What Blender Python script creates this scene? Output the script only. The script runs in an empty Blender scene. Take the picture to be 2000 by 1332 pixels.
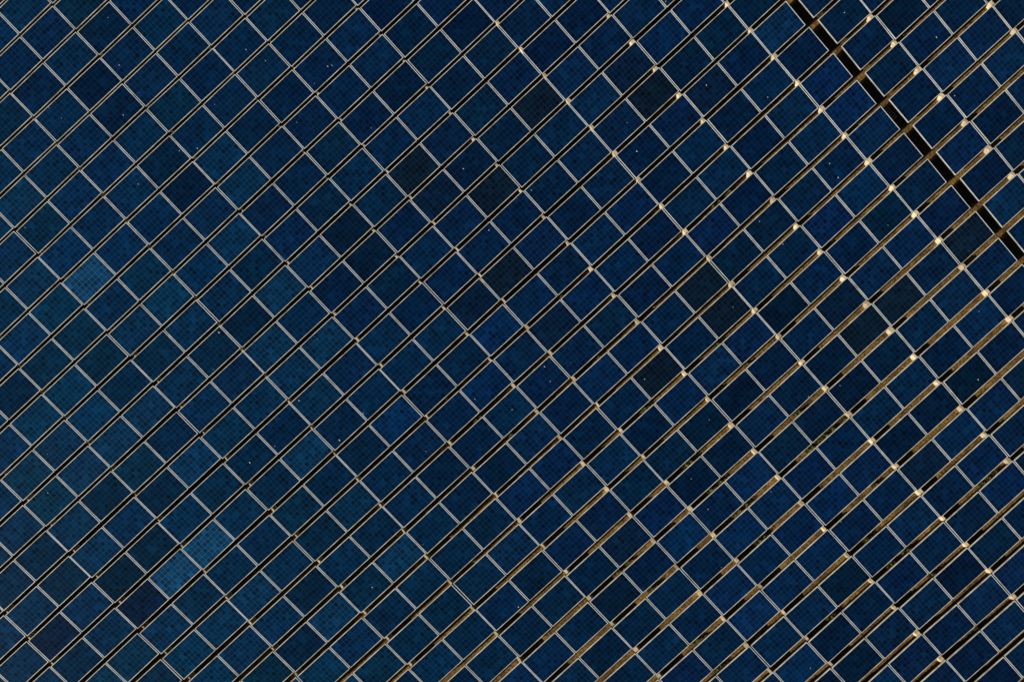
import bpy, bmesh, math, random
from mathutils import Vector, Matrix
random.seed(7)
R=math.radians
S=53.0
TH=R(42.0); U=Vector((math.cos(TH),math.sin(TH),0)); V=Vector((math.sin(TH),-math.cos(TH),0))
TILT=R(5.0); PL=1.666; PW=1.128; PV=68.15/S; GAPV=PV-PW*math.cos(TILT)
DH=PW*math.sin(TILT); ZLOW=0.35; ZC=ZLOW+DH/2
AISLE=18.5/S; H=26.0; CT=R(1.23)
sc=bpy.context.scene; col=sc.collection
FPX=S*H
# ---------- camera
P0=Vector((0,0,ZC)); cpos=P0+H*(math.sin(CT)*U+Vector((0,0,math.cos(CT))))
zax=(cpos-P0).normalized(); yax=Vector((0,1,0)); yax=(yax-zax*yax.dot(zax)).normalized(); xax=yax.cross(zax)
cam=bpy.data.cameras.new("camera"); co=bpy.data.objects.new("camera",cam); col.objects.link(co)
M=Matrix((xax,yax,zax)).transposed().to_4x4(); M.translation=cpos; co.matrix_world=M
cam.lens=FPX/2000*36; cam.sensor_width=36; cam.sensor_fit='HORIZONTAL'; cam.clip_end=1000; cam.clip_start=0.5
sc.camera=co
def project(p):
    d=p-cpos; z=-d.dot(zax); return (1000+FPX*d.dot(xax)/z, 666-FPX*d.dot(yax)/z)
def unproject(x,y,z=ZC):
    d=(x-1000)/FPX*xax-(y-666)/FPX*yax-zax; t=(z-cpos.z)/d.z; return cpos+d*t
def gz(u): return .009*(min(max(u,-30),24)-9)
def gapv(k): return (-137.9+68.15*k)/S
# ---------- materials
def newmat(n):
    m=bpy.data.materials.new(n); m.use_nodes=True; nt=m.node_tree; return m,nt,nt.nodes["Principled BSDF"]
def N(nt,t,**k):
    n=nt.nodes.new(t)
    for a,b in k.items(): setattr(n,a,b)
    return n
def math_(nt,op,a,b=None,c=None):
    n=N(nt,'ShaderNodeMath',operation=op)
    for i,v in enumerate((a,b,c)):
        if v is None: continue
        if hasattr(v,'links'): nt.links.new(v,n.inputs[i])
        else: n.inputs[i].default_value=v
    return n.outputs[0]
def mixc(nt,f,a,b,bt='MIX'):
    n=N(nt,'ShaderNodeMix',data_type='RGBA',blend_type=bt)
    for i,v in ((0,f),(6,a),(7,b)):
        if hasattr(v,'links'): nt.links.new(v,n.inputs[i])
        else: n.inputs[i].default_value=v
    return n.outputs[2]
def ramp(nt,f,pts):
    n=N(nt,'ShaderNodeValToRGB'); e=n.color_ramp.elements
    e[0].position,e[0].color=pts[0]; e[1].position,e[1].color=pts[-1]
    for p,c in pts[1:-1]:
        k=e.new(p); k.color=c
    nt.links.new(f,n.inputs[0]); return n.outputs[0]
def noise(nt,scale,detail=3,vec=None,rough=.5):
    n=N(nt,'ShaderNodeTexNoise'); n.inputs['Scale'].default_value=scale; n.inputs['Detail'].default_value=detail; n.inputs['Roughness'].default_value=rough
    if vec is not None: nt.links.new(vec,n.inputs['Vector'])
    return n.outputs[0]
def g(v): return (v,v,v,1)
# cells
mc,nt,b=newmat("polycrystalline_cells")
uv=N(nt,'ShaderNodeUVMap').outputs[0]
sx=N(nt,'ShaderNodeSeparateXYZ'); nt.links.new(uv,sx.inputs[0])
cu=math_(nt,'MULTIPLY',sx.outputs[0],10.0); cv=math_(nt,'MULTIPLY',sx.outputs[1],6.0)
oi=N(nt,'ShaderNodeObjectInfo')
cmb=N(nt,'ShaderNodeCombineXYZ')
nt.links.new(math_(nt,'FLOOR',cu),cmb.inputs[0]); nt.links.new(math_(nt,'FLOOR',cv),cmb.inputs[1]); nt.links.new(math_(nt,'MULTIPLY',oi.outputs['Random'],977.0),cmb.inputs[2])
wn=N(nt,'ShaderNodeTexWhiteNoise',noise_dimensions='3D'); nt.links.new(cmb.outputs[0],wn.inputs['Vector'])
fu=math_(nt,'ABSOLUTE',math_(nt,'SUBTRACT',math_(nt,'FRACT',cu),0.5)); fv=math_(nt,'ABSOLUTE',math_(nt,'SUBTRACT',math_(nt,'FRACT',cv),0.5))
line=math_(nt,'GREATER_THAN',math_(nt,'MAXIMUM',fu,fv),0.466)
cellc=ramp(nt,wn.outputs[0],[(0,(.0004,.0066,.029,1)),(.15,(.0006,.0103,.043,1)),(.8,(.0008,.0142,.058,1)),(1,(.0013,.022,.085,1))])
geo=N(nt,'ShaderNodeNewGeometry')
vo=N(nt,'ShaderNodeTexVoronoi'); vo.inputs['Scale'].default_value=34; nt.links.new(geo.outputs['Position'],vo.inputs['Vector'])
vs=N(nt,'ShaderNodeSeparateColor'); nt.links.new(vo.outputs['Color'],vs.inputs[0])
grain=ramp(nt,vs.outputs[0],[(0,g(.85)),(1,g(1.15))])
cl=ramp(nt,noise(nt,2.2,4,geo.outputs['Position'],.6),[(.3,g(.72)),(.7,g(1.32))])
c1=mixc(nt,1.0,mixc(nt,1.0,cellc,grain,'MULTIPLY'),cl,'MULTIPLY')
c2=mixc(nt,line,c1,(.008,.044,.100,1))
att=N(nt,'ShaderNodeAttribute',attribute_name="tint")
c3=mixc(nt,1.0,c2,att.outputs['Color'],'MULTIPLY')
c4=mixc(nt,1.0,c3,oi.outputs['Color'],'MULTIPLY')
dust=noise(nt,.9,7,geo.outputs['Position'],.65)
dm=ramp(nt,dust,[(.45,g(0)),(.8,g(.08))])
c5=mixc(nt,dm,c4,(.015,.09,.14,1))
nt.links.new(c5,b.inputs['Base Color']); b.inputs['Roughness'].default_value=.14; b.inputs['IOR'].default_value=1.45; b.inputs['Specular IOR Level'].default_value=.3
# frame
def framemat(name,lo,hi,p0,p1):
    m,nt,b=newmat(name)
    geo=N(nt,'ShaderNodeNewGeometry')
    fn=noise(nt,2.2,6,geo.outputs['Position'],.7)
    nt.links.new(ramp(nt,fn,[(p0,lo),(p1,hi)]),b.inputs['Base Color']); b.inputs['Roughness'].default_value=.4
    return m
mf=framemat("anodised_aluminium_frame",(.66,.67,.65,1),(.97,.98,.97,1),.34,.55)
mf2=framemat("dusty_gold_glint_rail",(.48,.41,.28,1),(.97,.90,.72,1),.34,.60)  # long rails: gold sun glint put into the colour, over uneven dust
mf3=framemat("dimmed_frame_side",(.16,.14,.11,1),(.42,.39,.32,1),.34,.60)  # outer short sides painted darker to hold down their direct sun
mb,nt,b=newmat("backsheet"); b.inputs['Base Color'].default_value=(.04,.04,.04,1)
# soil: golden in the open strips, shade under the panels painted into the colour
ms,nt,b=newmat("dry_soil")
geo=N(nt,'ShaderNodeNewGeometry')
n1=noise(nt,1.6,8,geo.outputs['Position'],.75); n2=noise(nt,14,5,geo.outputs['Position'],.75)
s1=ramp(nt,n1,[(.3,(.06,.028,.006,1)),(.45,(.20,.100,.018,1)),(.58,(.38,.205,.040,1)),(.72,(.62,.37,.10,1))])
s2=ramp(nt,n2,[(.38,g(.10)),(.52,g(.9)),(.7,g(1.4))])
n3=noise(nt,.8,4,geo.outputs['Position'],.6)
s3=mixc(nt,ramp(nt,n3,[(.55,g(0)),(.68,g(.6))]),mixc(nt,1,s1,s2,'MULTIPLY'),(.07,.060,.012,1))
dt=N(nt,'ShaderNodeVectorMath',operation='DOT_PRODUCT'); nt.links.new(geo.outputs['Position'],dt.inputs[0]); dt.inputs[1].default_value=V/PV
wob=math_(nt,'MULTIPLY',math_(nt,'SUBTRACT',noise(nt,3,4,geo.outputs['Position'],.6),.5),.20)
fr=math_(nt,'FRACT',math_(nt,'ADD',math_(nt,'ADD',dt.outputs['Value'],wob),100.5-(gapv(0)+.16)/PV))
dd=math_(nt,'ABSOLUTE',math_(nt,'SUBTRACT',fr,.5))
row_shade=ramp(nt,dd,[(.075,g(1)),(.17,g(.12))])  # shade under the rows, multiplied into the soil colour
s4=mixc(nt,1,s3,row_shade,'MULTIPLY')
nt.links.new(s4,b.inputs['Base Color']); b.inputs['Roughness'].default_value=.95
bp=N(nt,'ShaderNodeBump'); bp.inputs['Strength'].default_value=.9; bp.inputs['Distance'].default_value=.04; nt.links.new(n2,bp.inputs['Height']); nt.links.new(bp.outputs[0],b.inputs['Normal'])
mk,nt,b=newmat("glint_block_cream")
geo=N(nt,'ShaderNodeNewGeometry'); oi=N(nt,'ShaderNodeObjectInfo')
n1=noise(nt,9,6,geo.outputs['Position'],.65)
cc=ramp(nt,n1,[(.3,(.55,.38,.19,1)),(.7,(.98,.83,.56,1))])
nt.links.new(mixc(nt,1,cc,ramp(nt,oi.outputs['Random'],[(0,g(.55)),(1,g(1.0))]),'MULTIPLY'),b.inputs['Base Color']); b.inputs['Roughness'].default_value=.9
ml,nt,b=newmat("dry_green_leaves")
geo=N(nt,'ShaderNodeNewGeometry')
n1=noise(nt,14,3,geo.outputs['Position'])
nt.links.new(ramp(nt,n1,[(.35,(.05,.07,.012,1)),(.6,(.20,.17,.035,1)),(.8,(.42,.30,.09,1))]),b.inputs['Base Color']); b.inputs['Roughness'].default_value=.8
mg,nt,b=newmat("galvanised_grate"); b.inputs['Base Color'].default_value=(.16,.15,.13,1); b.inputs['Metallic'].default_value=.4; b.inputs['Roughness'].default_value=.5
md,nt,b=newmat("bird_dropping"); b.inputs['Base Color'].default_value=(.8,.8,.76,1); b.inputs['Roughness'].default_value=.9
# ---------- meshes
def box(bm,x0,x1,y0,y1,z0,z1,mi=0):
    vs=[bm.verts.new(p) for p in ((x0,y0,z0),(x1,y0,z0),(x1,y1,z0),(x0,y1,z0),(x0,y0,z1),(x1,y0,z1),(x1,y1,z1),(x0,y1,z1))]
    for f in ((3,2,1,0),(4,5,6,7),(0,1,5,4),(1,2,6,5),(2,3,7,6),(3,0,4,7)):
        bm.faces.new([vs[i] for i in f]).material_index=mi
HL=(PL-.034)/2; HW=PW/2; FW=.021; FWL=.022; TK=.04
def frame_bm(bm,ms_=0,ml_=1,mo_=2):
    def ring(h,w,z): return [bm.verts.new(p) for p in ((-h,-w,z),(h,-w,z),(h,w,z),(-h,w,z))]
    ob=ring(HL,HW,-TK); ot=ring(HL-.002,HW-.002,0); it=ring(HL-FW,HW-FWL,0); ib=ring(HL-FW,HW-FWL,-TK)
    for a,c in ((ob,ot),(ot,it),(it,ib),(ib,ob)):
        for i in range(4):
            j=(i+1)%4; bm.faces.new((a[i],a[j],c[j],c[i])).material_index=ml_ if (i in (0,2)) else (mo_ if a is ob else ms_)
def glass_bm(bm,mi=0,off=(0,0),uvl=None,mb_=0):
    h,w=HL-FW,HW-FWL
    vs=[bm.verts.new(p) for p in ((-h,-w,-.003),(h,-w,-.003),(h,w,-.003),(-h,w,-.003))]
    f=bm.faces.new(vs); f.material_index=mi
    for l,c in zip(f.loops,((0,0),(1,0),(1,1),(0,1))): l[uvl].uv=(c[0]*.9998+.0001+off[0],c[1]*.9998+.0001+off[1])
    vs=[bm.verts.new(p) for p in ((-h,-w,-.012),(h,-w,-.012),(h,w,-.012),(-h,w,-.012))]
    f=bm.faces.new(vs[::-1]); f.material_index=mb_
def finish(bm,name,mats):
    me=bpy.data.meshes.new(name); bm.to_mesh(me); bm.free()
    for m in mats: me.materials.append(m)
    return me
bm=bmesh.new(); frame_bm(bm); bmesh.ops.recalc_face_normals(bm,faces=bm.faces); me_frame=finish(bm,"frame",[mf,mf2,mf3])
bm=bmesh.new(); uvl=bm.loops.layers.uv.new("UVMap"); glass_bm(bm,0,(0,0),uvl,1); me_glass=finish(bm,"cell_glass",[mc,mb])
a=me_glass.attributes.new("tint",'FLOAT_COLOR','POINT')
for d in a.data: d.color=(1,1,1,1)
# ---------- layout: panels sit on two-panel tables (one single at the centre column), every table a touch skewed
def seam(n): return (36+88.3*n)/S
def pu(i): return (seam(i)+seam(i+1))/2+(AISLE if i>=9 else 0)
def table(i):
    if i>=0: t=i-(i%2); mem=(t,t+1)
    elif i==-1: return (-1,)
    else: t=i-((i+1)%2); mem=(t,t+1)
    if 8 in mem: return (i,)
    return mem
dark=[(1280,190),(1055,200),(812,330),(965,370),(990,522),(1385,560),(1415,607),(1290,725),(1692,640),(1755,580),(1882,462)]
dim=[(1235,1062),(282,1170),(112,1235),(1380,145),(1640,590),(1810,905),(2030,755),(1240,110),(880,400),(930,620),(1100,640)]
light=[(170,540),(350,1110),(400,1055)]
mid=[(790,1085),(290,790),(560,650),(150,930),(60,380),(640,1190),(240,850),(110,850),(60,600),(500,570),(620,700),(210,900),(450,1160),(590,900)]
panels=[]; tj={}
for k in range(-20,22):
    for i in range(-21,20):
        mem=table(i); key=(k,mem[0])
        if key not in tj: tj[key]=(R(random.gauss(.62,.18)),R(random.gauss(0,.25)),random.gauss(0,.006),random.gauss(0,.005))
        sk_,roll,du,dv=tj[key]
        uc=sum(pu(q) for q in mem)/len(mem); vc=gapv(k)+PV/2
        lu=pu(i)-uc
        c=U*(uc+du+lu*math.cos(sk_))+V*(vc+dv-lu*math.sin(sk_))+Vector((0,0,ZC+lu*math.sin(-roll)+random.uniform(-.002,.002)))
        x,y=project(c)
        if x<-190 or x>2190 or y<-190 or y>1522: continue
        m=Matrix.Translation(c)@Matrix.Rotation(TH+sk_+R(random.gauss(0,.05)),4,'Z')@Matrix.Rotation(TILT+R(random.gauss(0,.35)),4,'X')@Matrix.Rotation(roll+R(random.gauss(0,.1)),4,'Y')
        v=random.gauss(1,.16)
        tq=min(max((900-x)/1000+(y-500)/1800,0),1)   # sky sheen painted into the module tint, greener towards the lower left
        v*=1+.15*tq
        colr=[v*random.uniform(.8,1.3),v*random.uniform(.9,1.12)*(1+.5*tq),v*random.uniform(.9,1.08)*(1+.15*tq)]
        panels.append([x,y,m,colr,'n'])
for lst,kd in ((mid,'m'),(light,'l'),(dark,'d'),(dim,'n')):
    for (x,y) in lst:
        p=min(panels,key=lambda q:(q[0]-x)**2+(q[1]-y)**2)
        f=random.uniform(.92,1.1)
        p[4]='l' if kd=='m' else kd
        p[3]={'l':[5.0*f,3.5*f,2.4*f],'m':[2.1*f,2.0*f,1.5*f],'d':[2.2*f,.72*f,.48*f],'n':[1.5*f,.84*f,.74*f]}[kd]
panels.sort(key=lambda q:(q[2].translation-cpos).length)
G="solar panels mounted in long parallel rows"
for idx,(x,y,m,colr,kind) in enumerate(panels[:300]):
    e=bpy.data.objects.new("solar_panel",None); e.empty_display_size=.2; col.objects.link(e); e.matrix_world=m
    e["label"]={'n':"dark blue polycrystalline solar panel with pale aluminium frame","d":"nearly black solar panel, darker than the blue panels around it","l":"lighter teal blue solar panel with pale aluminium frame"}[kind]
    e["category"]="solar panel"; e["group"]=G
    for nm,me in (("frame",me_frame),("cell_glass",me_glass)):
        o=bpy.data.objects.new(nm,me); o.color=(*colr,1); o.parent=e; col.objects.link(o)
bm=bmesh.new(); uvl=bm.loops.layers.uv.new("UVMap"); tl=bm.verts.layers.float_color.new("tint")
for idx,(x,y,m,colr,kind) in enumerate(panels[300:]):
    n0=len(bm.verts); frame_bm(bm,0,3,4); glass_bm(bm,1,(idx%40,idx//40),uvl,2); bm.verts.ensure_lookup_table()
    for v in bm.verts[n0:]:
        v.co=m@v.co; v[tl]=(*colr,1)
bm.normal_update()
me=finish(bm,"solar_panels",[mf,mc,mb,mf2,mf3]); o=bpy.data.objects.new("solar_panels",me); col.objects.link(o)
o["kind"]="stuff"; o["label"]="outlying rows of dark blue solar panels with pale frames"; o["category"]="solar panels"
# ---------- blocks emulating sunlit table end faces: notched, the notch gets deeper where the ground falls away
GH=GAPV/2
def block(depth,hu):
    bm=bmesh.new()
    prof=[(-GH-.22,-.5),(-GH-.22,.10),(-GH-.16,ZLOW-.065),(-GH-.02,ZLOW-.065),(-GH+.012,ZLOW-.03-depth),(-GH+.014,ZLOW+.02-depth),(GH-.012,ZLOW+.02-depth),(GH+.01,ZLOW+DH-.09),(GH+.16,ZLOW+DH-.10),(GH+.22,.10),(GH+.22,-.5)]
    if depth>.03: prof.pop(4)
    A=[bm.verts.new((-hu,-y,z)) for y,z in prof]; B=[bm.verts.new((hu,-y,z)) for y,z in prof]
    n=len(prof)
    bm.faces.new(A); bm.faces.new(B[::-1])
    for i in range(n): bm.faces.new((A[i],B[i],B[(i+1)%n],A[(i+1)%n]))
    bmesh.ops.recalc_face_normals(bm,faces=bm.faces)
    bmesh.ops.bevel(bm,geom=[e for e in bm.edges if all(v.co.z>.12 for v in e.verts)],offset=.007,segments=2,affect='EDGES')
    return finish(bm,"table_end_glint_block",[mk])
blks=[block(0,.07),block(.05,.055),block(.10,.042),block(.15,.038),block(.20,.033)]
caps=[(n_,1 if (n_//2)%2==0 else -1) for n_ in range(0,16,2)]+[(-n_,-1 if ((n_-1)//2)%2==0 else 1) for n_ in range(1,20,2)]
for k in range(-20,22):
    for n_,sg in caps:
        uu=seam(n_)+(AISLE if n_>=9 else 0)+sg*4.5/S+random.uniform(-.02,.02)
        p=U*uu+V*(gapv(k)+.01)
        x,y=project(p+Vector((0,0,ZC)))
        if not(-12<x<2012 and -12<y<1344): continue
        bi=min(max(int((1250-x)/230+random.uniform(0,.9)),0),4)
        e=bpy.data.objects.new("table_end_glint_block",blks[bi]); col.objects.link(e)
        e.matrix_world=Matrix.Translation(p)@Matrix.Rotation(TH+R(random.gauss(0,3)),4,'Z')@Matrix.Diagonal((random.uniform(.6,1.2),1,1,1))
        e["label"]="cream block emulating a sunlit table end in the gap between panel rows"; e["category"]="support block"; e["group"]="blocks emulating sunlit table ends between the panel rows"
# ---------- ground
bm=bmesh.new(); bmesh.ops.create_grid(bm,x_segments=300,y_segments=300,size=150)
for v in bm.verts: v.co.z=gz(v.co.dot(U))
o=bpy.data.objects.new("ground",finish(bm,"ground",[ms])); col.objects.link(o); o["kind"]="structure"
# ---------- weeds
def weed_mesh():
    bm=bmesh.new()
    for _ in range(90):
        a2=random.uniform(0,6.283); l=random.uniform(.05,.15); w=random.uniform(.008,.018); h=random.uniform(.0,.10)
        base=Vector((0,0,h)); d=Vector((math.cos(a2)*1.6,math.sin(a2)*.7,random.uniform(.1,1.0))).normalized(); s=Vector((-math.sin(a2),math.cos(a2),0))
        p=[base,base+d*l*.5+s*w,base+d*l-Vector((0,0,.02)),base+d*l*.5-s*w]
        bm.faces.new([bm.verts.new(q) for q in p])
    box(bm,-.004,.004,-.004,.004,-.02,.11)
    bmesh.ops.remove_doubles(bm,verts=bm.verts,dist=.0015)
    return finish(bm,"weed_clump",[ml])
wm=[weed_mesh() for _ in range(6)]
wp=[(1425,372),(1408,392),(1110,590),(1170,695),(1385,400),(1400,680),(1455,712),(1255,800),(1590,860),(1575,882),(1610,850),(1430,1000),(1450,985),(1405,948),(1340,905),(1915,940),(1930,930),(1770,1085),(1700,1060),(1815,1120),(1360,1258),(1405,1305),(1500,1060),(1480,1050),(1550,815),(1640,820),(1910,1220),(1620,1200),(932,820),(985,862),(1215,1085),(1270,1150),(660,520),(1735,1090),(1690,935)]
wp+=[(x+random.uniform(-20,20),y+random.uniform(-20,20)) for x,y in wp if y>800]*2
for (x,y) in wp:
    x+=random.uniform(-8,8)
    q=unproject(x,y); k=round((q.dot(V)-gapv(0))/PV); q=U*q.dot(U)+V*gapv(k)+Vector((0,0,ZC))
    xx,yy=project(q); p=unproject(xx,yy,.12); p.z=gz(p.dot(U))-.005
    o=bpy.data.objects.new("weed_clump",random.choice(wm)); col.objects.link(o)
    s=random.uniform(.7,1.3); o.matrix_world=Matrix.Translation(p)@Matrix.Rotation(TH+random.uniform(-.2,.2),4,'Z')@Matrix.Diagonal((s,s,s*1.8,1))
    o["label"]="small dry green weed growing from brown soil between panels"; o["category"]="weed"; o["group"]="weeds in the soil gaps between rows"
# ---------- grate in aisle
bm=bmesh.new()
for j in range(7): box(bm,-.14,.14,-.27+j*.09,-.24+j*.09,0,.02)
for sx_ in (-.155,.135): box(bm,sx_,sx_+.02,-.28,.31,-.03,.025)
o=bpy.data.objects.new("metal_grate",finish(bm,"metal_grate",[mg])); col.objects.link(o)
q=unproject(1744,216,.15); uu=seam(9)+AISLE/2
o.matrix_world=Matrix.Translation(U*uu+V*q.dot(V)+Vector((0,0,.15)))@Matrix.Rotation(TH,4,'Z')
o["label"]="small slotted grey metal grate in the dark service channel"; o["category"]="grate"
# ---------- droppings
bm=bmesh.new()
dp=[(385,290),(420,205),(480,97),(497,100),(640,130),(648,128),(725,250),(350,295),(240,225),(270,360),(145,445),(955,450),(1075,745),(1620,320),(1735,440),(1778,610),(1432,600),(1500,190),(1580,775),(1225,240),(50,445),(580,240),(905,330),(1385,820),(1690,1240),(1000,800)]
dp+=[(random.uniform(0,2000),random.uniform(0,1332)) for _ in range(60)]
pl=[(p[2],p[2].inverted()) for p in panels]
for (x,y) in dp:
    q=unproject(x,y)
    m,mi=min(pl,key=lambda t:(t[0].translation-q).length)
    l=mi@q
    if abs(l.x)>HL-.06 or abs(l.y)>HW-.06: continue
    r=random.uniform(.006,.016); el=random.uniform(1,2.6); vs=[]
    for j in range(9):
        a=j/9*6.283; rr=r*random.uniform(.7,1.2); vs.append(bm.verts.new(m@Vector((l.x+rr*math.cos(a),l.y+rr*el*math.sin(a),.001))))
    bm.faces.new(vs)
o=bpy.data.objects.new("bird_droppings",finish(bm,"bird_droppings",[md])); col.objects.link(o); o["kind"]="stuff"; o["label"]="small white bird droppings scattered over the blue panels"; o["category"]="bird droppings"
# ---------- light
EL=R(24); PH=R(10.5)
hd=(U*math.cos(PH)+V*math.sin(PH)); sd=Vector((hd.x*math.cos(EL),hd.y*math.cos(EL),-math.sin(EL)))
l=bpy.data.lights.new("sun",'SUN'); l.energy=5; l.angle=R(.5); l.color=(1,.94,.82)
lo=bpy.data.objects.new("sun",l); col.objects.link(lo); lo.rotation_euler=sd.to_track_quat('-Z','Y').to_euler()
w=bpy.data.worlds.new("World"); sc.world=w; w.use_nodes=True; nt=w.node_tree
sk=nt.nodes.new('ShaderNodeTexSky'); sk.sky_type='NISHITA'; sk.sun_disc=False; sk.sun_elevation=EL
to=-sd; sk.sun_rotation=math.atan2(to.x,to.y)
nt.links.new(sk.outputs[0],nt.nodes['Background'].inputs[0]); nt.nodes['Background'].inputs[1].default_value=.05
sc.view_settings.view_transform='Standard'; sc.view_settings.look='None'; sc.view_settings.exposure=0
